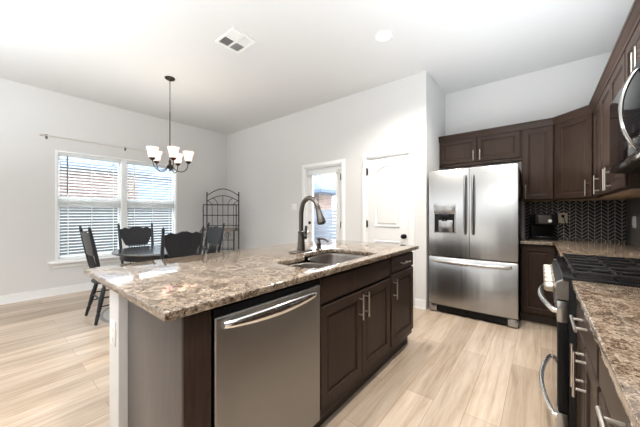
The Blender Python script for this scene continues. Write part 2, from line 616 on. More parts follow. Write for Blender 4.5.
# curtain rod
rod = thing('curtain_rod', 'thin bare metal curtain rod above the double window', 'curtain rod', (XW, 1.545, 2.345))
MB().cyl((.075, -1.02, 0), (.075, 1.02, 0), .006, 10).build('rod', 'nickel', rod)
for yy in (-1.035, 1.035):
    MB().lathe([(.004, -.02), (.014, -.012), (.017, 0), (.014, .012), (.004, .02)], (.075, yy, 0), 12, 'y').build('finial', 'nickel', rod)
for yy in (-.97, .0, .97):
    MB().cyl((.006, yy, -.004), (.075, yy, -.004), .006, 8).box(.0, .006, yy - .012, yy + .012, -.035, .03, .002).build('bracket', 'faucet', rod)

# patio door
pd = sroot('door_1', 'white patio door with a tall glass pane beside the pantry', 'door', (0, YD, 0))
def casing(mb, x0, x1, z, wd=.068):
    for (a, c) in ((x0 - wd, x0), (x1, x1 + wd)):
        mb.box(a, c, -.018, 0, 0, z + wd, .004)
        mb.box(a + wd * .2, c - wd * .2, -.024, -.018, 0, z + wd * .8, .002)
    mb.box(x0, x1, -.018, 0, z, z + wd, .004)
    mb.box(x0 - wd * .2, x1 + wd * .2, -.024, -.018, z + wd * .2, z + wd * .8, .002)
mb = MB()
casing(mb, DX0, DX1, DZ)
mb.build('casing', 'trim', pd)
mb = MB()
mb.box(DX0, DX0 + .018, 0, T, 0, DZ).box(DX1 - .018, DX1, 0, T, 0, DZ).box(DX0, DX1, 0, T, DZ - .018, DZ)
mb.build('jamb', 'trim', pd)
gx0, gx1, gz0, gz1 = -3.06, -2.55, .26, 1.90
lx0, lx1 = DX0 + .02, DX1 - .02
mb = MB()
mb.box(lx0, gx0, .03, .075, .012, DZ - .02).box(gx1, lx1, .03, .075, .012, DZ - .02)
mb.box(gx0, gx1, .03, .075, .012, gz0).box(gx0, gx1, .03, .075, gz1, DZ - .02)
mb.build('leaf', 'door', pd)
mb = MB()
for (a, c, e, g) in ((gx0 - .025, gx0 + .006, gz0, gz1), (gx1 - .006, gx1 + .025, gz0, gz1), (gx0 - .025, gx1 + .025, gz0 - .025, gz0 + .006), (gx0 - .025, gx1 + .025, gz1 - .006, gz1 + .025)):
    mb.box(a, c, .020, .03, e, g, .003)
mb.build('glazing_bead', 'door', pd)
bx(gx0, gx1, .050, .056, gz0, gz1).build('pane', 'glass', pd)
bx(-3.13, -2.49, -.030, .030, 1.865, 1.935, bev=.006).build('valance', 'slat', pd)
mb = MB()
mb.lathe([(.026, 0), (.026, -.008), (.011, -.012), (.011, -.035), (.025, -.045), (.030, -.060), (.022, -.072), (.004, -.075)], (-3.118, .03, .90), 16, 'y')
mb.build('knob', 'nickel', pd)
MB().lathe([(.028, 0), (.026, -.010), (.014, -.013), (.012, -.022), (.004, -.023)], (-3.118, .03, 1.06), 16, 'y').build('deadbolt', 'bronze', pd)
def hinge(p, x, zz, nm='hinge'):
    MB().cyl((x, -.012, zz - .05), (x, -.012, zz + .05), .0085, 8).box(x - .012, x + .012, -.006, 0, zz - .045, zz + .045).cyl((x, -.012, zz + .05), (x, -.012, zz + .06), .004, 6).build(nm, 'blackm', p)
for zz in (1.79, 1.04, .22):
    hinge(pd, DX1 - .009, zz)

# pantry door
pn = sroot('door_2', 'white two panel pantry door with an arched top panel and black knob', 'door', (0, YD, 0))
mb = MB()
casing(mb, PX0, PX1, PZ)
mb.build('casing', 'trim', pn)
mb = MB()
mb.box(PX0, PX0 + .016, 0, T, 0, PZ).box(PX1 - .016, PX1, 0, T, 0, PZ).box(PX0, PX1, 0, T, PZ - .016, PZ)
mb.build('jamb', 'trim', pn)
bx(PX0 + .019, PX1 - .019, .008, .045, .012, PZ - .019, bev=.002).build('leaf', 'door', pn)
def molded(name, outline, parent):
    cx = sum(p[0] for p in outline) / len(outline)
    cz = sum(p[1] for p in outline) / len(outline)
    hx = max(abs(p[0] - cx) for p in outline)
    hz = max(abs(p[1] - cz) for p in outline)
    def ring(ins, y):
        return [(cx + (p[0] - cx) * (1 - ins / hx), y, cz + (p[1] - cz) * (1 - ins / hz)) for p in outline]
    MB().loft([ring(0, .009), ring(.002, .002), ring(.010, -.007), ring(.020, -.002), ring(.026, .0076), ring(.046, .0076), ring(.060, -.004), ring(.075, -.004)], cap0=False).build(name, 'door', parent)
px0, px1 = -1.855, -1.475
arch = [(px0, 1.03), (px1, 1.03)]
for k in range(13):
    t = k / 12
    arch.append((px1 + (px0 - px1) * t, 1.80 + .085 * math.sin(PI * t)))
molded('arched_panel', arch, pn)
molded('lower_panel', [(px0, .22), (px1, .22), (px1, .84), (px0, .84)], pn)
MB().lathe([(.030, 0), (.030, -.008), (.012, -.013), (.011, -.034), (.027, -.044), (.031, -.060), (.022, -.072), (.004, -.075)], (-1.415, .008, .915), 16, 'y').build('knob', 'blackm', pn)
for zz in (1.83, 1.07, .22):
    hinge(pn, PX0 + .010, zz)
# board added behind the opening so that no light leaks through the closed pantry
struct('pantry_light_block', bx(PX0 - .1, PX1 + .1, YD + T, YD + T + .02, 0, PZ + .1), 'wall', 'light-blocking board added behind the closed pantry door', 'wall')

# ------------------------------------------------------------ outdoors
struct('floor_outdoors', bx(-30, 6, -14, 30, -.5, -.12), 'grass', 'pale sunlit concrete yard outside the windows', 'yard')
def fence(name, p0, p1, z1, label, m='fence'):
    a, c = Vector(p0), Vector(p1)
    L = (c - a).length
    rz = math.atan2(c.y - a.y, c.x - a.x)
    o = thing(name, label, 'fence', (a.x, a.y, -.12), rz)
    mb = MB()
    z = .05
    while z < z1 + .1:
        mb.box(0, L, -.012, .012, z, z + .115)
        z += .132
    mb.build('board_panel', m, o, smooth=False)
    x = 0
    while x <= L + .01:
        bx(x - .05, x + .05, .012, .11, 0, z1 + .12).build('post', 'fence', o)
        x += L / 5
    return o
fence('board_fence', (-7.8, -3.0), (-7.8, 9.5), 1.36, 'weathered grey board fence seen through the double window')
fence('board_fence', (-7.7, 8.8), (1.0, 8.8), 1.36, 'pale grey board fence seen through the patio door', 'palefence')
def house(name, x0, x1, y0, y1, ze, zr, label, ridge='y', over=.35):
    o = thing(name, label, 'house', ((x0 + x1) / 2, (y0 + y1) / 2, -.12))
    hx, hy = (x1 - x0) / 2, (y1 - y0) / 2
    bx(-hx, hx, -hy, hy, 0, ze + .12).build('brick_wall', 'brick', o)
    ex, ey = hx + over, hy + over
    z0, z1 = ze + .06, zr + .12
    ins = min(ex, ey) * .98
    if ridge == 'y':
        top = [(-.02, -ey + ins, z1), (.02, -ey + ins, z1), (.02, ey - ins, z1), (-.02, ey - ins, z1)]
    else:
        top = [(-ex + ins, -.02, z1), (ex - ins, -.02, z1), (ex - ins, .02, z1), (-ex + ins, .02, z1)]
    bot = [(-ex, -ey, z0), (ex, -ey, z0), (ex, ey, z0), (-ex, ey, z0)]
    bt2 = [(p[0], p[1], z0 + .14) for p in bot]
    MB().loft([bot, bt2, top]).build('hip_roof', 'shingle', o, smooth=False)
    return o
house('neighbor_house', -18, -9.4, -6, 2.9, 2.42, 4.6, 'neighbouring brick house seen through the left half of the double window')
house('neighbor_house', -14.5, -8.5, 10.4, 11.5, 2.25, 4.6, 'neighbouring brick house with a blue grey roof seen through the patio door', 'y', .85)

o = house('neighbor_house', -21, -15.6, 4.2, 13, 3.1, 5.2, 'pale blue sided house seen through the right half of the double window')
for c_ in o.children:
    if c_.name.startswith('brick_wall'):
        c_.name = 'siding_wall'
        c_.data = c_.data.copy()
        c_.data.materials[0] = M['siding']
# ------------------------------------------------------------ cabinet builder
def panel(name, x0, x1, z0, z1, parent, th=.02, fr=.055, m='cab', flat=False):
    """front panel facing -y, its back on y=0"""
    def ring(i, y):
        return [(x0 + i, y, z0 + i), (x1 - i, y, z0 + i), (x1 - i, y, z1 - i), (x0 + i, y, z1 - i)]
    if flat:
        L = [ring(0, 0), ring(0, -th + .006), ring(.006, -th), ring(.012, -th)]
    else:
        L = [ring(0, 0), ring(0, -th + .004), ring(.004, -th), ring(fr, -th), ring(fr + .003, -th + .009), ring(fr + .010, -th + .012), ring(fr + .016, -th + .012), ring(fr + .022, -th + .008), ring(fr + .030, -th + .008)]
    return MB().loft(L, cap0=True).build(name, m, parent, smooth=False)
def pull(parent, x, z, vertical=True, L=.165, y=-.02, m='nickel'):
    mb = MB()
    h = L / 2
    st = h * .62
    if vertical:
        mb.cyl((x, y - .032, z - h), (x, y - .032, z + h), .0052, 10)
        for s in (-st, st):
            mb.cyl((x, y, z + s), (x, y - .032, z + s), .0048, 8)
    else:
        mb.cyl((x - h, y - .032, z), (x + h, y - .032, z), .0052, 10)
        for s in (-st, st):
            mb.cyl((x + s, y, z), (x + s, y - .032, z), .0048, 8)
    o = mb.build('handle', m, parent)
    o['label'] = 'brushed nickel bar pull'
    return o
R90 = PI / 2

# ------------------------------------------------------------ kitchen island (faces +X): local x -> +Y, local -y -> +X
IX = -.945
def island(name, label, cat, y0, wd, group=None):
    return thing(name, label, cat, (IX, y0, 0), R90, group)
def carcass(p, wd, dep, z0, z1, toe=True, m='cab', rec=.04):
    bx(0, wd, 0, dep, z0, z1, bev=.001).build('body', m, p)
    if toe:
        bx(0, wd, rec, dep, 0, z0).build('toe_kick', 'toe', p)
c = island('sink_cabinet', 'espresso island cabinet with two doors below the sink', 'cabinet', 1.139, .896)
mb = MB()
mb.box(0, .018, 0, .545, .1, .88).box(.878, .896, 0, .545, .1, .88).box(.018, .878, 0, .545, .1, .118)
mb.box(.018, .878, .527, .545, .118, .88).box(.018, .878, 0, .018, .118, .88)
mb.build('body', 'cab', c)
bx(.0, .896, .04, .545, 0, .1).build('toe_kick', 'toe', c)
panel('false_drawer_front', .012, .884, .725, .862, c, flat=True)
d = panel('door', .012, .446, .150, .708, c)
pull(d, .410, .612)
d = panel('door', .450, .884, .150, .708, c)
pull(d, .486, .612)
c = island('drawer_cabinet', 'narrow espresso island cabinet with one drawer at the far end', 'cabinet', 2.035, .500)
carcass(c, .500, .545, .1, .88)
d = panel('drawer', .012, .488, .742, .862, c, flat=True)
pull(d, .250, .802, False)
d = panel('door', .012, .488, .150, .726, c)
pull(d, .050, .612)
# filler stile + end panel + knee wall
e = thing('end_panel', 'dark stained wood panel on the near end of the island', 'panel', (IX, .420, 0), R90)
bx(0, .098, -.018, .0, 0, .88, bev=.001).build('filler_stile', 'cab', e)
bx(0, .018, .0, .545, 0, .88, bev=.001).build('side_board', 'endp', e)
k = thing('knee_wall', 'white painted knee wall carrying the overhanging side of the island top', 'half wall', (-1.562, 1.42, 0))
bx(-.072, .070, -1.035, 1.11, 0, .88, bev=.002).build('body', 'knee', k)
bx(-.084, -.072, -1.035, 1.11, 0, .1, bev=.003).build('baseboard', 'trim', k)
op = thing('wall_outlet', 'small white outlet low on the white knee wall of the island', 'outlet', (-1.565, .385, .66), 0)
bx(-.036, .036, -.006, 0, -.058, .058, bev=.002).build('cover_plate', 'plastic', op)
for zz in (-.022, .022):
    MB().lathe([(.016, 0), (.016, -.003), (.013, -.004), (.002, -.004)], (0, -.006, zz), 14, 'y').build('receptacle', 'plastic', op)

# island granite top with sink cut-out
def chaikin(P, n=2):
    for _ in range(n):
        Q = []
        for i in range(len(P)):
            a, c = P[i], P[(i + 1) % len(P)]
            Q += [(a[0] * .75 + c[0] * .25, a[1] * .75 + c[1] * .25), (a[0] * .25 + c[0] * .75, a[1] * .25 + c[1] * .75)]
        P = Q
    return P
SX1 = -.975
hole = chaikin([(SX1, 1.14), (SX1, 1.30), (SX1, 1.75), (SX1, 1.925), (-1.10, 1.935), (-1.30, 1.93), (-1.425, 1.91), (-1.42, 1.72), (-1.41, 1.55), (-1.36, 1.49), (-1.30, 1.44), (-1.295, 1.30), (-1.305, 1.14), (-1.15, 1.13)], 3)
def rough_outline(x0, x1, y0, y1, step=.03, amp=.0014):
    P = []
    nx, ny = int((x1 - x0) / step), int((y1 - y0) / step)
    for i in range(nx): P.append((x0 + (x1 - x0) * i / nx, y0))
    for i in range(ny): P.append((x1, y0 + (y1 - y0) * i / ny))
    for i in range(nx): P.append((x1 - (x1 - x0) * i / nx, y1))
    for i in range(ny): P.append((x0, y1 - (y1 - y0) * i / ny))
    return [(p[0] + random.uniform(-amp, amp), p[1] + random.uniform(-amp, amp)) for p in P]
t = MB().plate(rough_outline(-1.975, -.900, .351, 2.595), [hole], .882, .914, .006).build('island_top', 'granite')
tag(t, 'long polished brown and beige granite top of the kitchen island', 'countertop')
# sink
s = thing('kitchen_sink', 'undermount stainless steel sink with two bowls set in the island top', 'sink', (0, 0, 0))
nb = chaikin([(-.985, 1.18), (-.985, 1.43), (-1.10, 1.44), (-1.255, 1.43), (-1.28, 1.32), (-1.285, 1.18), (-1.10, 1.175)], 3)
fb = chaikin([(-.985, 1.485), (-.985, 1.91), (-1.10, 1.92), (-1.405, 1.90), (-1.402, 1.70), (-1.36, 1.53), (-1.24, 1.475), (-1.10, 1.47)], 3)
def bowl(nm, O, dep, lab):
    cx = sum(p[0] for p in O) / len(O)
    cy = sum(p[1] for p in O) / len(O)
    def rg(f, z):
        return [(cx + (p[0] - cx) * f, cy + (p[1] - cy) * f, z) for p in O]
    o = MB().loft([rg(1.075, .8815), rg(1.075, .879), rg(1.035, .8785), rg(1.0, .8755), rg(.985, .86), rg(.95, .882 - dep + .03), rg(.90, .882 - dep + .006), rg(.80, .882 - dep), rg(.15, .882 - dep - .004)], cap0=False).build(nm, 'sinksteel', s)
    o['label'] = lab
    MB().lathe([(.04, 0), (.042, .002), (.034, .004), (.030, .001), (.004, .0)], (cx, cy, .882 - dep - .002), 18).build('drain', 'chrome', o)
bowl('bowl', nb, .19, 'smaller near bowl')
bowl('bowl', fb, .20, 'larger far bowl')
# faucet
FXc, FYc = -1.487, 1.595
fa = thing('kitchen_faucet', 'tall pewter gooseneck faucet with pull-down head behind the sink', 'faucet', (FXc, FYc, .914))
MB().loft([[(p[0], p[1], z) for p in rrect(-.032, .032, -.125, .125, .030)] for z in (0, .007)] + [[(p[0], p[1], .011) for p in rrect(-.028, .028, -.121, .121, .027)]]).build('deck_plate', 'faucet', fa)
MB().lathe([(.032, .011), (.034, .022), (.031, .035), (.029, .07), (.026, .12), (.0245, .145), (.027, .150), (.027, .160), (.021, .165)], n=20).build('base', 'faucet', fa)
pts = smooth_path([(0, 0, .16), (0, 0, .25), (.002, 0, .32), (.025, 0, .39), (.075, 0, .425), (.125, 0, .415), (.160, 0, .375), (.180, 0, .325)], 6)
MB().tube(pts, .0185, 14).build('gooseneck', 'faucet', fa)
hd = MB().tube([(.178, 0, .332), (.184, 0, .315), (.196, 0, .275), (.206, 0, .245), (.211, 0, .232)], [.020, .022, .0275, .034, .032], 16).build('spray_head', 'faucet', fa)
MB().tube([(.211, 0, .232), (.213, 0, .225)], [.023, .022], 14).build('nozzle', 'blackm', hd)
mb = MB().tube([(.0, .018, .115), (.0, .052, .115)], [.020, .019], 12)
mb.tube(smooth_path([(0, .046, .105), (0, .052, .125), (0, .056, .17), (0, .060, .205)], 4), [.013] * 4 + [.011] * 9, 10)
mb.build('lever_handle', 'faucet', fa)
sd = thing('soap_dispenser', 'short pewter soap pump right of the tall faucet', 'soap dispenser', (-1.46, 1.785, .914))
sd.scale = (1.2, 1.2, 1.12)
MB().lathe([(.024, 0), (.024, .006), (.017, .012), (.015, .045), (.017, .05), (.012, .056), (.010, .075)], n=16).build('base', 'faucet', sd)
MB().tube(smooth_path([(-.012, 0, .078), (.0, 0, .083), (.045, 0, .083), (.075, 0, .070), (.082, 0, .060)], 4), [.011] * 5 + [.008] * 12, 10).build('spout', 'faucet', sd)

# dishwasher
dw = thing('dishwasher', 'stainless steel dishwasher with a curved handle in the island', 'dishwasher', (IX, .523, 0), R90)
bx(.0, .612, .0, .545, .1, .872).build('tub_box', 'blackm', dw)
bx(.004, .608, .035, .045, .0, .1).build('toe_kick', 'blackm', dw)
mb = MB()
mb.loft([[(x, y, z) for (x, z) in ((.004, .115), (.608, .115), (.608, .838), (.004, .838))] for y in (0, -.026)] + [[(x, -.030, z) for (x, z) in ((.008, .119), (.604, .119), (.604, .834), (.008, .834))]])
mb.build('door', 'steel2', dw, smooth=False)
bx(.004, .608, -.022, 0, .842, .868).build('control_strip', 'blackm', dw)
mb = MB()
N = 24
loops = []
for k in range(N + 1):
    t_ = k / N
    x = .035 + (.572 - .035) * t_
    yb = -.030 - .040 * math.sin(PI * t_) ** .6
    hh = .014 + .010 * math.sin(PI * t_)
    zc = .806
    loops.append([(x, yb + .010 * math.cos(a) - .004, zc + hh * math.sin(a)) for a in [2 * PI * j / 12 for j in range(12)]])
mb.loft(loops)
o = mb.build('handle', 'chrome', dw)
o['label'] = 'polished curved handle'

# ------------------------------------------------------------ fridge
FX0, FX1 = -1.093, -.187
fr = thing('refrigerator', 'stainless steel french door refrigerator with ice dispenser and bottom freezer', 'refrigerator', ((FX0 + FX1) / 2, 3.60, 0))
hw = (FX1 - FX0) / 2
bx(-hw + .006, hw - .006, 0, .78, .05, 1.742, bev=.004).build('body', 'steel', fr)
def convex(name, x0, x1, z0, z1, parent, yb=0.0, th=.075, crown=.012, m='steel', holes=None):
    n = 10
    def row(z, ins=0.0, dy=0.0):
        out = []
        for k in range(n + 1):
            x = x0 + ins + (x1 - x0 - 2 * ins) * k / n
            g = -hw + 2 * hw * .5
            y = yb - th - crown * (1 - (x / hw) ** 2) + dy
            out.append((x, y, z))
        return out
    def loop(z, ins, dy):
        f = row(z, ins, dy)
        return f + [(x1 - ins, yb - .002, z), (x0 + ins, yb - .002, z)]
    return MB().loft([loop(z0 + .004, .006, .006), loop(z0 + .010, .0, .0), loop(z1 - .010, .0, .0), loop(z1, .006, .006)]).build(name, m, parent)
ld = convex('door', -hw, -.0025, .700, 1.747, fr)
rd = convex('door', .0025, hw, .700, 1.747, fr)
fz = convex('freezer_drawer', -hw, hw, .098, .690, fr)
# dispenser on left door
dx0, dx1 = -.392, -.145
yy = -.0895
bx(dx0, dx1, yy, yy + .03, 1.215, 1.345, bev=.004).build('dispenser_panel', 'steel', ld)
mb = MB()
mb.box(dx0, dx0 + .012, yy, yy + .012, .985, 1.215).box(dx1 - .012, dx1, yy, yy + .012, .985, 1.215).box(dx0, dx1, yy, yy + .012, .985, .997)
mb.build('dispenser_frame', 'steel', ld)
bx(dx0 + .012, dx1 - .012, yy + .001, yy + .010, .997, 1.213).build('dispenser_recess', 'blackm', ld)
mb = MB()
mb.box(-.325, -.21, yy - .012, yy + .004, 1.165, 1.213, .004).tube([(-.285, yy - .014, 1.165), (-.285, yy - .014, 1.13)], .011, 10).tube([(-.25, yy - .014, 1.165), (-.25, yy - .014, 1.13)], .011, 10)
mb.build('nozzle', 'black', ld)
bx(-.335, -.175, yy - .004, yy + .004, 1.0, 1.14, bev=.003).build('paddle', 'steel', ld)
for dd, sx in ((ld, -1), (rd, 1)):
    mb = MB()
    P = []
    for k in range(17):
        t_ = k / 16
        P.append((sx * .040, -.105 - .036 * math.sin(PI * t_) ** .7, .985 + .67 * t_))
    P = [(sx * .040, -.085, .985)] + P + [(sx * .040, -.085, 1.655)]
    mb.tube(P, .013, 12)
    mb.build('handle', 'grip', dd)
P = []
for k in range(21):
    t_ = k / 20
    P.append((-.39 + .78 * t_, -.105 - .036 * math.sin(PI * t_) ** .7, .645))
P = [(-.39, -.08, .645)] + P + [(.39, -.08, .645)]
MB().tube(P, .014, 12).build('handle', 'chrome', fz)
bx(hw - .15, hw - .055, -.0868, -.0805, 1.675, 1.695, bev=.001).build('badge', 'chrome', rd)
bx(-hw + .06, hw - .06, -.055, 0, .02, .092).build('toe_grille', 'blackm', fr)
for sx in (-1, 1):
    bx(min(sx * hw, sx * (hw - .09)), max(sx * hw, sx * (hw - .09)), -.068, .02, .012, .094, bev=.006).build('foot_cover', 'steel', fr)
    bx(min(sx * (hw - .02), sx * (hw - .07)), max(sx * (hw - .02), sx * (hw - .07)), -.03, .03, 0, .014).build('foot', 'blackm', fr)

# ------------------------------------------------------------ upper cabinets on the kitchen wall
UY = 4.10
ZT = 2.235
u = thing('wall_cabinet', 'wide short espresso wall cabinet with two doors above the fridge', 'cabinet', (-1.125, UY, 0), 0, 'espresso wall cabinets')
W_ = .94
bx(0, W_, 0, YK - UY, 1.895, ZT, bev=.001).build('body', 'cab', u)
bx(0, W_, -.006, .012, 1.865, 1.895, bev=.002).build('bottom_rail', 'cab', u)
d = panel('door', .012, .466, 1.905, ZT - .012, u, fr=.05)
pull(d, .432, 1.985, True, .135)
d = panel('door', .474, W_ - .012, 1.905, ZT - .012, u, fr=.05)
pull(d, .508, 1.985, True, .135)
ZB = 1.372
u = thing('wall_cabinet', 'tall narrow espresso wall cabinet just right of the fridge', 'cabinet', (-.183, UY, 0), 0, 'espresso wall cabinets')
bx(0, .303, 0, YK - UY, ZB, ZT, bev=.001).build('body', 'cab', u)
bx(.01, .293, .01, YK - UY - .012, ZB - .003, ZB).build('underside', 'cabin', u)
d = panel('door', .012, .291, ZB + .012, ZT - .012, u)
pull(d, .042, ZB + .105)
# diagonal corner cabinet
Ax, Ay, Bx, By = .122, 4.10, .42, 3.815
u = thing('wall_cabinet', 'diagonal espresso wall cabinet filling the corner above the coffee counter', 'cabinet', (0, 0, 0), 0, 'espresso wall cabinets')
pl = [(Ax, Ay), (Bx, By), (XR - .002, By), (XR - .002, YK - .002), (Ax, YK - .002)]
MB().loft([[(p[0], p[1], z) for p in pl] for z in (ZB, ZT)]).build('body', 'cab', u, smooth=False)
pl2 = [(Ax + .02, Ay + .01), (Bx + .01, By + .02), (XR - .02, By + .02), (XR - .02, YK - .02), (Ax + .02, YK - .02)]
MB().loft([[(p[0], p[1], z) for p in pl2] for z in (ZB - .003, ZB)]).build('underside', 'cabin', u, smooth=False)
dl = math.hypot(Bx - Ax, By - Ay)
d = panel('door', .022, dl - .022, ZB + .012, ZT - .012, u)
d.location = (Ax, Ay, 0)
d.rotation_euler = (0, 0, math.atan2(By - Ay, Bx - Ax))
pull(d, dl - .055, ZB + .105)
# right wall uppers, facing -X : local x -> -Y, local -y -> -X
def rightcab(name, label, cat, ytop, x, group=None):
    return thing(name, label, cat, (x, ytop, 0), -R90, group)
UX = .42
u = rightcab('wall_cabinet', 'single door espresso wall cabinet between the corner cabinet and the paired doors', 'cabinet', 3.813, UX, 'espresso wall cabinets')
bx(0, .420, 0, XR - UX, ZB, ZT, bev=.001).build('body', 'cab', u)
bx(.01, .410, .01, XR - UX - .012, ZB - .003, ZB).build('underside', 'cabin', u)
d = panel('door', .03, .408, ZB + .012, ZT - .012, u)
pull(d, .372, ZB + .105)
u = rightcab('wall_cabinet', 'double door espresso wall cabinet beside the microwave', 'cabinet', 3.392, UX, 'espresso wall cabinets')
bx(0, .914, 0, XR - UX, ZB, ZT, bev=.001).build('body', 'cab', u)
bx(.01, .904, .01, XR - UX - .012, ZB - .003, ZB).build('underside', 'cabin', u)
d = panel('door', .012, .454, ZB + .012, ZT - .012, u)
pull(d, .420, ZB + .105)
d = panel('door', .460, .902, ZB + .012, ZT - .012, u)
pull(d, .494, ZB + .105)
u = rightcab('wall_cabinet', 'short espresso wall cabinet with two doors above the microwave', 'cabinet', 2.476, UX, 'espresso wall cabinets')
bx(0, .762, 0, XR - UX, 1.902, ZT, bev=.001).build('body', 'cab', u)
d = panel('door', .012, .378, 1.912, ZT - .012, u, fr=.05)
pull(d, .346, 1.99, True, .14)
d = panel('door', .384, .750, 1.912, ZT - .012, u, fr=.05)
pull(d, .416, 1.99, True, .14)
u = rightcab('wall_cabinet', 'espresso wall cabinet on the near side of the microwave', 'cabinet', 1.712, UX, 'espresso wall cabinets')
bx(0, .912, 0, XR - UX, ZB, ZT, bev=.001).build('body', 'cab', u)
d = panel('door', .012, .453, ZB + .012, ZT - .012, u)
pull(d, .42, ZB + .105)
d = panel('door', .459, .900, ZB + .012, ZT - .012, u)
pull(d, .492, ZB + .105)
# crown moulding : profile (out, z) swept along the cabinet tops
path = [(-1.127, UY - .0), (Ax - .004, UY), (UX, By + .003), (UX, .80)]
prof = [(-.018, -.012), (.004, -.012), (.007, .004), (.014, .018), (.025, .045), (.031, .050), (.031, .068), (-.018, .068)]
def offs(path, o):
    out = []
    P = [Vector(p) for p in path]
    for i, p in enumerate(P):
        ns = []
        for a, c in ((i - 1, i), (i, i + 1)):
            if a >= 0 and c < len(P):
                dd = (P[c] - P[a]).normalized()
                ns.append(Vector((dd.y, -dd.x)))
        if len(ns) == 1:
            out.append(p + ns[0] * o)
        else:
            m_ = (ns[0] + ns[1]).normalized()
            out.append(p + m_ * (o / m_.dot(ns[0])))
    return out
mb = MB()
cols = [offs(path, pr[0] + .021) for pr in prof]
mb.loft([[(cols[j][i].x, cols[j][i].y, ZT + prof[j][1]) for j in range(len(prof))] for i in range(len(path))])
o = mb.build('crown_molding', 'cab', smooth=False)
tag(o, 'dark crown moulding running along the tops of the wall cabinets', 'moulding')

# ------------------------------------------------------------ base cabinets by the fridge, corner, right run
BX = .145
b_ = thing('base_cabinet', 'espresso base cabinet right of the fridge under the coffee maker', 'cabinet', (-.183, 3.815, 0), 0, 'espresso base cabinets')
carcass(b_, .315, .60, .1, .88, rec=.075)
panel('door', .012, .300, .125, .862, b_)
b_ = thing('base_cabinet', 'espresso corner base cabinet past the far side of the range', 'cabinet', (BX, 3.813, 0), -R90, 'espresso base cabinets')
carcass(b_, 1.328, XR - BX - .005, .1, .88, rec=.075)
for i, (a, c_) in enumerate(((.38, .845), (.85, 1.318))):
    d = panel('drawer', a, c_, .742, .862, b_, flat=True)
    pull(d, (a + c_) / 2, .802, False)
    d = panel('door', a, c_, .125, .726, b_)
    pull(d, c_ - .04 if i == 0 else a + .04, .63)
b_ = thing('base_cabinet', 'espresso base cabinet with drawer on the near side of the range', 'cabinet', (BX, 1.708, 0), -R90, 'espresso base cabinets')
carcass(b_, .615, XR - BX - .005, .1, .88, rec=.075)
d = panel('drawer', .012, .603, .742, .862, b_, flat=True)
pull(d, .325, .812, False, .18)
d = panel('door', .012, .306, .125, .726, b_)
pull(d, .27, .63)
d = panel('door', .310, .603, .125, .726, b_)
pull(d, .345, .63)
b_ = thing('base_cabinet', 'espresso base cabinet in the near right corner under the granite', 'cabinet', (BX, 1.091, 0), -R90, 'espresso base cabinets')
carcass(b_, .752, XR - BX - .005, .1, .88, rec=.075)
d = panel('drawer', .012, .740, .742, .862, b_, flat=True)
pull(d, .376, .815, False, .18)
d = panel('door', .012, .374, .125, .726, b_)
pull(d, .335, .63)
d = panel('door', .378, .740, .125, .726, b_)
pull(d, .417, .63)
# granite tops of the right side
L_out = [(-.183, 3.775), (.088, 3.775), (.110, 3.755), (.110, 2.480), (XR - .009, 2.480), (XR - .009, YK - .009), (-.183, YK - .009)]
o = MB().plate(L_out, [], .882, .914, .005).build('corner_top', 'granite')
tag(o, 'granite corner counter holding the coffee maker beyond the range', 'countertop')
o = MB().plate(rough_outline(.110, XR - .009, .32, 1.706), [], .882, .914, .005).build('side_top', 'granite')
tag(o, 'granite counter in the near right corner before the range', 'countertop')

# ------------------------------------------------------------ range
rg = rightcab('gas_range', 'black and stainless gas range with front knobs between the granite counters', 'range', 2.476, .10)
RW = .762
bx(.004, RW - .004, .0, XR - .10 - .012, .03, .905, bev=.002).build('body', 'blackm', rg)
ct = bx(.0, RW, -.02, XR - .10 - .012, .905, .926, bev=.004).build('cooktop', 'black', rg)
for (cx, cy, r) in ((.19, .14, .045), (.57, .14, .05), (.19, .43, .04), (.57, .43, .045), (.38, .29, .05)):
    bu = MB().lathe([(r + .01, 0), (r + .01, .006), (r, .008), (r, .016), (r * .8, .020), (.004, .020)], (cx, cy, .926), 20).build('burner', 'cast', rg)
for g in range(3):
    gx0_, gx1_ = .02 + g * .243, .02 + g * .243 + .236
    mb = MB()
    zt = .952
    for yy_ in (.02, .30, .58):
        mb.box(gx0_, gx1_, yy_ - .006, yy_ + .006, zt - .012, zt, .002)
    for xx in (gx0_ + .006, gx1_ - .006):
        mb.box(xx - .006, xx + .006, .02, .58, zt - .012, zt, .002)
    mx_ = (gx0_ + gx1_) / 2
    mb.box(mx_ - .005, mx_ + .005, .02, .58, zt - .012, zt, .002)
    for yy_ in (.16, .44):
        mb.box(gx0_, gx1_, yy_ - .005, yy_ + .005, zt - .012, zt, .002)
    for yy_ in (.02, .58):
        for xx in (gx0_ + .006, gx1_ - .006):
            mb.box(xx - .006, xx + .006, yy_ - .006, yy_ + .006, .926, zt - .012)
    mb.build('grate', 'cast', rg)
cp = MB().loft([[(x, -.018, .902), (x, -.040, .890), (x, -.046, .815), (x, 0, .815), (x, 0, .902)] for x in (.002, RW - .002)]).build('control_panel', 'blackm', rg, smooth=False)
MB().loft([[(x, -.019, .903), (x, -.042, .891), (x, -.048, .814), (x, 0, .814), (x, 0, .903)] for x in (RW - .045, RW - .001)]).build('end_cap', 'steel', cp, smooth=False)
for k in range(6):
    x = .075 + k * (RW - .15) / 5
    kn = MB().lathe([(.026, 0), (.027, -.008), (.023, -.012), (.022, -.036), (.019, -.041), (.003, -.042)], (x, -.043, .853), 20, 'y').build('knob', 'knob', cp)
    bx(x - .004, x + .004, -.089, -.080, .836, .870, bev=.002).build('grip', 'knob', kn)
od = bx(.003, RW - .003, -.038, -.001, .285, .806, bev=.003).build('oven_door', 'blackm', rg)
bx(.001, RW - .0015, -.041, -.002, .705, .8065, bev=.003).build('top_band', 'steel', od)
bx(.012, RW - .012, -.0405, -.037, .30, .70).build('window', 'glassblk', od)
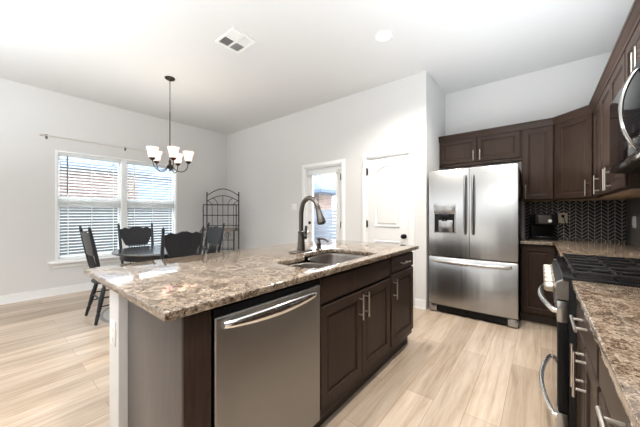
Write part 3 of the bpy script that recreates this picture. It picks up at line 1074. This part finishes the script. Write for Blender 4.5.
def bow(parent, z, x0, x1, ybase, depth, r, m='chrome'):
    P = [(x0, ybase, z)]
    for k in range(21):
        t_ = k / 20
        P.append((x0 + (x1 - x0) * t_, ybase - .012 - depth * math.sin(PI * t_) ** .8, z))
    P.append((x1, ybase, z))
    o = MB().tube(P, r, 12).build('handle', m, parent)
    return o
bow(od, .752, .03, RW - .03, -.038, .052, .013)
sdw = bx(.003, RW - .003, -.040, -.001, .075, .277, bev=.004).build('storage_drawer', 'steel', rg)
bow(sdw, .245, .03, RW - .03, -.038, .048, .012)
bx(.02, RW - .02, .05, .10, 0, .04).build('foot_rail', 'blackm', rg)

# ------------------------------------------------------------ microwave
mw = rightcab('microwave', 'over-range microwave with a large curved steel handle above the range', 'microwave', 2.474, .362)
bx(0, .758, .0, XR - .362 - .010, 1.465, 1.898, bev=.003).build('body', 'blackm', mw)
dr = bx(.0, .700, -.028, -.001, 1.500, 1.896, bev=.004).build('door', 'glassblk', mw)
bx(.702, .758, -.028, -.001, 1.500, 1.896, bev=.004).build('control_panel', 'glassblk', mw)
bx(.0, .418, -.027, -.001, 1.467, 1.498, bev=.004).build('bottom_trim', 'black', mw)
bx(.42, .758, -.029, -.001, 1.467, 1.498, bev=.004).build('front_lip', 'chrome', mw)
N = 24
loops = []
for k in range(N + 1):
    t_ = k / N
    z = 1.505 + .345 * t_
    y = -.034 - .050 * math.sin(PI * t_) ** .75
    ww = .016 + .004 * math.sin(PI * t_)
    loops.append([(.672 + ww * math.cos(a), y + .008 * math.sin(a), z) for a in [2 * PI * j / 12 for j in range(12)]])
MB().loft(loops).build('handle', 'chrome', dr)
bx(.10, .66, .04, .34, 1.461, 1.465).build('vent_grille', 'blackm', mw)

# ------------------------------------------------------------ coffee maker, outlets
cm = thing('coffee_maker', 'black single cup coffee maker on the counter against the chevron tile', 'coffee maker', (.02, 4.19, .914), math.radians(14))
bx(-.105, .105, .03, .16, 0, .285, bev=.012).build('water_tank', 'blackm', cm)
bx(-.105, .105, -.13, .03, 0, .035, bev=.008).build('base', 'blackm', cm)
bx(-.105, .105, -.13, .03, .175, .300, bev=.018).build('brew_head', 'blackm', cm)
bx(-.065, .065, -.120, -.02, .035, .041, bev=.002).build('drip_tray', 'steel', cm)
bx(-.075, .04, -.133, -.129, .19, .285, bev=.002).build('front_panel', mat('charcoal panel', (.07, .06, .058), .3), cm)
MB().lathe([(.018, 0), (.017, -.006), (.003, -.007)], (.028, -.132, .222), 14, 'y').build('button', 'plastic', cm)
MB().lathe([(.012, 0), (.012, -.02), (.009, -.022), (.003, -.022)], (-.01, -.06, .175), 12).build('nozzle', 'blackm', cm)
ow = thing('wall_outlet', 'ivory outlet plate with a black plug on the chevron tile', 'outlet', (.205, YK - .008, 1.165))
bx(-.042, .042, -.006, 0, -.062, .062, bev=.002).build('cover_plate', 'cream', ow)
MB().lathe([(.016, 0), (.016, -.003), (.003, -.003)], (0, -.006, -.024), 14, 'y').build('receptacle', 'cream', ow)
pg = thing('power_cord', 'black plug and cord hanging from the ivory outlet on the tile', 'cord', (.205, YK - .014, 1.187))
bx(-.014, .014, -.026, 0, -.014, .016, bev=.004).build('plug', 'blackm', pg)
MB().tube(smooth_path([(0, -.024, 0), (.015, -.034, -.05), (.03, -.030, -.14), (.045, -.034, -.24), (.06, -.05, -.268), (.10, -.07, -.268)], 6), .004, 8).build('cable', 'blackm', pg)
os_ = thing('wall_switch', 'white double switch plate on the side wall tile in the corner', 'switch', (XR - .008, 4.07, 1.135), -R90)
bx(-.058, .058, -.006, 0, -.058, .058, bev=.002).build('cover_plate', 'plastic', os_)
for x in (-.024, .024):
    bx(x - .016, x + .016, -.011, -.006, -.032, .032, bev=.002).build('rocker', 'plastic', os_)
os_ = thing('wall_switch', 'white double switch plate left of the patio door', 'switch', (-3.462, YD, 1.337), 0)
bx(-.058, .058, -.006, 0, -.058, .058, bev=.002).build('cover_plate', 'plastic', os_)
for x in (-.024, .024):
    bx(x - .016, x + .016, -.011, -.006, -.032, .032, bev=.002).build('rocker', 'plastic', os_)

# ------------------------------------------------------------ ceiling fittings
cv = thing('ceiling_vent', 'square white ceiling register with four louvred quarters', 'vent', (-2.485, 1.665, ZC))
mb = MB()
hx, hy = .165, .14
mb.box(-hx, hx, -hy, -hy + .022, -.010, 0).box(-hx, hx, hy - .022, hy, -.010, 0).box(-hx, -hx + .022, -hy + .022, hy - .022, -.010, 0).box(hx - .022, hx, -hy + .022, hy - .022, -.010, 0)
mb.box(-.008, .008, -hy + .022, hy - .022, -.010, 0).box(-hx + .022, -.008, -.008, .008, -.010, 0).box(.008, hx - .022, -.008, .008, -.010, 0)
mb.build('frame', 'plastic', cv)
bx(-hx + .01, hx - .01, -hy + .01, hy - .01, -.001, 0).build('duct', mat('grey duct', (.16, .16, .16), .7), cv)
for q, (sx, sy) in enumerate(((-1, -1), (1, -1), (-1, 1), (1, 1))):
    mb = MB()
    x0, x1 = sorted((sx * .010, sx * (hx - .024)))
    y0, y1 = sorted((sy * .010, sy * (hy - .024)))
    n = 7
    for k in range(n):
        a = math.radians(38)
        if q in (0, 3):
            xc = x0 + (x1 - x0) * (k + .5) / n
            s_ = sx
            dx, dz = .006 * math.cos(a), .006 * math.sin(a)
            mb.loft([[(xc - dx, yy_, -.004 - s_ * dz), (xc + dx, yy_, -.004 + s_ * dz), (xc + dx, yy_, -.003 + s_ * dz), (xc - dx, yy_, -.003 - s_ * dz)] for yy_ in (y0, y1)])
        else:
            yc = y0 + (y1 - y0) * (k + .5) / n
            s_ = sy
            dy, dz = .006 * math.cos(a), .006 * math.sin(a)
            mb.loft([[(xx, yc - dy, -.004 - s_ * dz), (xx, yc + dy, -.004 + s_ * dz), (xx, yc + dy, -.003 + s_ * dz), (xx, yc - dy, -.003 - s_ * dz)] for xx in (x0, x1)])
    mb.build('louver', 'plastic', cv, smooth=False)
def downlight(x, y, lab):
    o = thing('recessed_light', lab, 'ceiling light', (x, y, ZC), 0)
    MB().lathe([(.088, 0), (.088, -.004), (.080, -.010), (.066, -.008), (.064, 0)], n=28, cap=False).build('trim_ring', 'plastic', o)
    MB().lathe([(.001, -.004), (.040, -.006), (.065, -.004)], n=28, cap=False).build('lens', 'lamp', o)
    l = lamp('bulb', 'SPOT', (0, 0, -.03), (0, 0, 0), 105, (1, .93, .84), spot_size=math.radians(140), spot_blend=.6, shadow_soft_size=.06)
    l.parent = o
    return o
downlight(-1.243, 2.569, 'lit round recessed light in the ceiling before the pantry door')
for (lx, ly, lab) in ((-.335, .50, 'unseen recessed light added in the ceiling over the near end of the range aisle'), (-2.0, -.6, 'unseen recessed light added in the ceiling behind the near end of the island')):  # two unseen downlights added to brighten the room from above
    downlight(lx, ly, lab)
downlight(-.345, 2.64, 'round recessed light at the top edge of the ceiling above the range aisle')

ch = thing('chandelier', 'bronze five arm chandelier with frosted bell shades over the dining table', 'chandelier', (-3.85, 1.565, ZC))
MB().lathe([(.062, 0), (.062, -.010), (.052, -.022), (.020, -.030), (.010, -.038)], n=24).build('canopy', 'bronze', ch)
cz = 1.83 - ZC
mb = MB()
for k in range(13):
    z0 = -.035 - k * .032
    ang = (k % 2) * R90
    mb.tube([(.006 * math.cos(a) * math.cos(ang), .006 * math.cos(a) * math.sin(ang), z0 - .018 + .021 * math.sin(a)) for a in [2 * PI * j / 10 for j in range(10)]], .0022, 6, closed=True)
mb.build('chain', 'bronze', ch)
MB().cyl((0, 0, -.45), (0, 0, cz + .10), .006, 10).build('stem', 'bronze', ch)
MB().lathe([(.004, -.045), (.012, -.035), (.010, -.020), (.030, .0), (.038, .018), (.030, .035), (.014, .05), (.018, .08), (.010, .11)], (0, 0, cz), 20).build('hub', 'bronze', ch)
base_ang = math.atan2(-1.565, 3.85)
for k in range(5):
    a = base_ang + math.radians(10 + 72 * k)
    ca, sa = math.cos(a), math.sin(a)
    P = smooth_path([(.028 * ca, .028 * sa, cz + .015), (.08 * ca, .08 * sa, cz - .035), (.15 * ca, .15 * sa, cz - .045), (.20 * ca, .20 * sa, cz - .005), (.222 * ca, .222 * sa, cz + .075)], 5)
    ar = MB().tube(P, .0055, 8).build('arm', 'bronze', ch)
    c0 = (.222 * ca, .222 * sa, cz + .075)
    MB().lathe([(.010, -.01), (.024, .0), (.036, .018), (.036, .024), (.015, .024)], c0, 18).build('cup', 'bronze', ar)
    o = MB().lathe([(.032, .022), (.042, .030), (.047, .056), (.051, .09), (.060, .130), (.071, .155), (.067, .155), (.056, .130), (.047, .09), (.043, .056), (.036, .034)], c0, 24, cap=False).build('shade', 'frost', ar)
    o['label'] = 'frosted white bell glass shade'
    l = lamp('bulb', 'POINT', (c0[0], c0[1], c0[2] + .13), (0, 0, 0), 1.6, (1, .90, .76), shadow_soft_size=.04)
    l.parent = ch

# ------------------------------------------------------------ dining set
tx, ty = -3.92, 1.50
rgm = thing('round_rug', 'pale grey round rug under the dark dining table', 'rug', (tx, ty, 0))
MB().lathe([(.62, 0), (.62, .003), (.60, .004), (.01, .004)], n=56).build('pile', 'rug', rgm)
MB().lathe([(.655, 0), (.655, .003), (.640, .005), (.620, .004), (.620, 0)], n=56, cap=False).build('binding', 'rugedge', rgm)
tb = thing('dining_table', 'round dark lacquered dining table beneath the chandelier', 'table', (tx, ty, .0045))
MB().lathe([(.525, .720), (.542, .728), (.545, .738), (.537, .747), (.01, .747)], n=56).build('tabletop', 'tablet', tb)
MB().lathe([(.45, .645), (.462, .65), (.462, .720), (.45, .720)], n=48).build('apron', 'chairp', tb)
MB().lathe([(.11, .10), (.12, .16), (.075, .22), (.06, .30), (.095, .40), (.10, .48), (.065, .56), (.09, .63), (.14, .66)], n=24).build('pedestal', 'chairp', tb)
for k in range(4):
    a = math.radians(45 + 90 * k)
    ca, sa = math.cos(a), math.sin(a)
    MB().tube(smooth_path([(.07 * ca, .07 * sa, .17), (.18 * ca, .18 * sa, .14), (.25 * ca, .25 * sa, .05), (.29 * ca, .29 * sa, .026)], 4), [.035] * 4 + [.030] * 4 + [.026] * 5, 10).build('foot', 'chairp', tb)

def turned(p0, p1, r):
    P0, P1 = Vector(p0), Vector(p1)
    prof_ = [(0, .85), (.08, .95), (.12, .7), (.16, 1.0), (.45, 1.15), (.70, .95), (.74, .7), (.78, .95), (.95, .75), (1, .7)]
    return [P0.lerp(P1, t_) for t_, _ in prof_], [r * q for _, q in prof_]
def make_chair(label):
    c = thing('dining_chair', label, 'chair', (0, 0, 0), 0, 'black press-back chairs around the dining table')
    out = []
    for k in range(40):
        a = 2 * PI * k / 40
        x = .215 * math.copysign(abs(math.cos(a)) ** .75, math.cos(a))
        y = .205 * math.copysign(abs(math.sin(a)) ** .75, math.sin(a))
        x *= (1 - .10 * (y / .205))
        out.append((x * 1.06, y * 1.10))
    MB().loft([[(p[0] * f, p[1] * f, z) for p in out] for f, z in ((.90, .418), (.98, .424), (1.0, .434), (.98, .444), (.92, .448), (.6, .441), (.2, .439))]).build('seat', 'chairp', c)
    legs = {}
    for sx in (-1, 1):
        for sy in (-1, 1):
            t0 = (sx * .150, sy * .135, .440)
            t1 = (sx * (.185 if sy < 0 else .222), sy * (.215 if sy < 0 else .235), 0)
            P, r = turned(t0, t1, .021)
            MB().tube(P, r, 12).build('leg', 'chairp', c)
            legs[(sx, sy)] = (Vector(t0), Vector(t1))
    def at(sx, sy, z):
        a, b2 = legs[(sx, sy)]
        return a.lerp(b2, (.44 - z) / .44)
    for (s0, s1, z) in (((-1, -1), (1, -1), .22), ((-1, -1), (1, -1), .30), ((-1, 1), (1, 1), .25), ((-1, -1), (-1, 1), .18), ((-1, -1), (-1, 1), .27), ((1, -1), (1, 1), .18), ((1, -1), (1, 1), .27)):
        a, b2 = at(*s0, z), at(*s1, z)
        m_ = a.lerp(b2, .5)
        MB().tube([a, m_, b2], [.007, .011, .007], 8).build('stretcher', 'chairp', c)
    def bp(x, z):       # point on the back surface
        t_ = (z - .45) / .62
        return Vector((x * (1 + .10 * t_), .172 + .118 * t_ + .012 * (1 - (x / .2) ** 2), z))
    for sx in (-1, 1):
        a, b2 = bp(sx * .198, .45), bp(sx * .200, 1.07)
        a.y -= .0
        P = [a.lerp(b2, t_) for t_ in (0, .15, .2, .25, .55, .85, .88, .92, .96, 1)]
        MB().tube(P, [.014, .018, .013, .018, .019, .017, .012, .017, .014, .007], 12).build('back_post', 'chairp', c)
    # pressed crest plate with scalloped outline
    n = 32
    topz = []
    botz = []
    for k in range(n + 1):
        u_ = -1 + 2 * k / n
        q = abs(u_)
        tz = .985 + .034 * math.exp(-(q / .34) ** 2) + .020 * math.exp(-((q - .66) / .13) ** 2) - .008 * math.exp(-(q / .06) ** 2)
        bz = .743 if q < .66 else .743 + .095 * min(1, (q - .66) / .20) ** 1.5
        if q > .86:
            bz += .045 * (q - .86) / .14
        topz.append(tz)
        botz.append(bz)
    mb = MB()
    L = []
    for k in range(n + 1):
        u_ = -1 + 2 * k / n
        x = u_ * .197
        th = .009
        zt_, zb_ = topz[k], botz[k]
        A = bp(x, zb_)
        B = bp(x, zt_)
        nn = Vector((0, 1, -.19)).normalized() * th
        L.append([A - nn, A + nn, B + nn, B - nn])
    mb.loft(L)
    mb.build('crest_plate', 'chairp', c)
    for k in range(7):
        x = (-.095 + .19 * k / 6)
        a, b2 = bp(x * 1.0, .452), bp(x, .75)
        P = [a.lerp(b2, t_) for t_ in (0, .3, .5, .7, 1)]
        MB().tube(P, [.006, .008, .011, .008, .006], 8).build('spindle', 'chairp', c)
    return c
ch0 = make_chair('black press-back chair left of the table, seen edge on with its legs showing')
ch0.location = (-3.985, 1.0, .005)
ch0.rotation_euler = (0, 0, PI)
for (x, y, rz, lab) in ((-4.50, 1.455, R90, 'black press-back chair in front of the window with its back against the blinds'),
                        (-3.380, 1.41, -R90, 'black press-back chair nearest the island with its broad back turned to it'),
                        (-3.955, 2.005, 0, 'black press-back chair beside the wire rack at the far side of the table')):
    cc = copy_tree(ch0)
    cc.location = (x, y, .005)
    cc.rotation_euler = (0, 0, rz)
    cc['label'] = lab

# ------------------------------------------------------------ baker's rack, set diagonally in the corner
rk = thing('bakers_rack', 'black wrought iron rack with an arched top standing in the corner', 'rack', (-5.13, 3.06, 0), math.radians(40))
rk.scale = (1, 1, 1.015)
RWd = .335
def tubeobj(name, pts, r, n=8, parent=rk, m='iron'):
    return MB().tube(pts, r, n).build(name, m, parent)
for sx in (-1, 1):
    tubeobj('rear_post', [(sx * RWd, .17, 0), (sx * RWd, .17, 1.62)], .012)
    tubeobj('front_post', [(sx * RWd, -.17, 0), (sx * RWd, -.17, .86)], .012)
    tubeobj('side_post', [(sx * RWd * 1.0, -.02, .86), (sx * RWd, -.02, 1.38)], .010)
    tubeobj('side_rail', [(sx * RWd, .17, 1.38), (sx * RWd, -.02, 1.38)], .007)
    tubeobj('side_rail', [(sx * RWd, .17, .86), (sx * RWd, -.17, .86)], .008)
    tubeobj('side_rail', [(sx * RWd, .17, .20), (sx * RWd, -.17, .20)], .008)
    MB().lathe([(.008, 0), (.016, .012), (.012, .026), (.002, .032)], (sx * RWd, .17, 1.62), 12).build('finial', 'iron', rk)
def arc(z_end, z_mid, half, y, n=14):
    return [(-half + 2 * half * k / n, y, z_end + (z_mid - z_end) * math.sin(PI * k / n) ** 1.0) for k in range(n + 1)]
tubeobj('top_arch', arc(1.575, 1.715, RWd, .17), .009)
tubeobj('inner_arch', arc(1.46, 1.575, RWd, .17), .008)
for z in (1.38, 1.165, .95):
    tubeobj('cross_rail', [(-RWd, .17, z), (RWd, .17, z)], .008)
for x in (0,):
    tubeobj('vertical_rod', [(x, .17, .20), (x, .17, 1.575)], .006)
for sx in (-1, 1):
    tubeobj('vertical_rod', [(sx * .11, .17, .20)] + smooth_path([(sx * .11, .17, 1.36), (sx * .115, .17, 1.42), (sx * .16, .17, 1.49), (sx * .215, .17, 1.525)], 4), .006)
    tubeobj('vertical_rod', [(sx * .225, .17, .20)] + smooth_path([(sx * .225, .17, 1.36), (sx * .232, .17, 1.40), (sx * .27, .17, 1.44), (sx * RWd, .17, 1.475)], 4), .006)
def wshelf(nm, y0, z, m='iron'):
    mb = MB()
    mb.tube([(-RWd, y0, z), (RWd, y0, z)], .008, 8)
    for k in range(9):
        x = -RWd + 2 * RWd * k / 8
        mb.tube([(x, y0, z), (x, .17, z)], .003, 6)
    return mb.build(nm, m, rk)
wshelf('wire_shelf', -.02, 1.38)
wshelf('wire_shelf', -.02, 1.165)
o = bx(-RWd + .012, RWd - .012, -.168, .155, .855, .905, bev=.006).build('wicker_shelf', 'wicker', rk)
o['label'] = 'brown wicker shelf'
wshelf('wire_shelf', -.17, .50)
wshelf('wire_shelf', -.17, .20)
for x in (-.2, 0.0, .2):
    P = [(x + (.07 - .02 * k / 40 * 2) * math.cos(k * .32) * (1 - k / 60), -.17, .77 + (.07) * math.sin(k * .32) * (1 - k / 60)) for k in range(36)]
    tubeobj('scroll', P, .005, 6)
tubeobj('apron_rail', [(-RWd, -.17, .68), (RWd, -.17, .68)], .006)
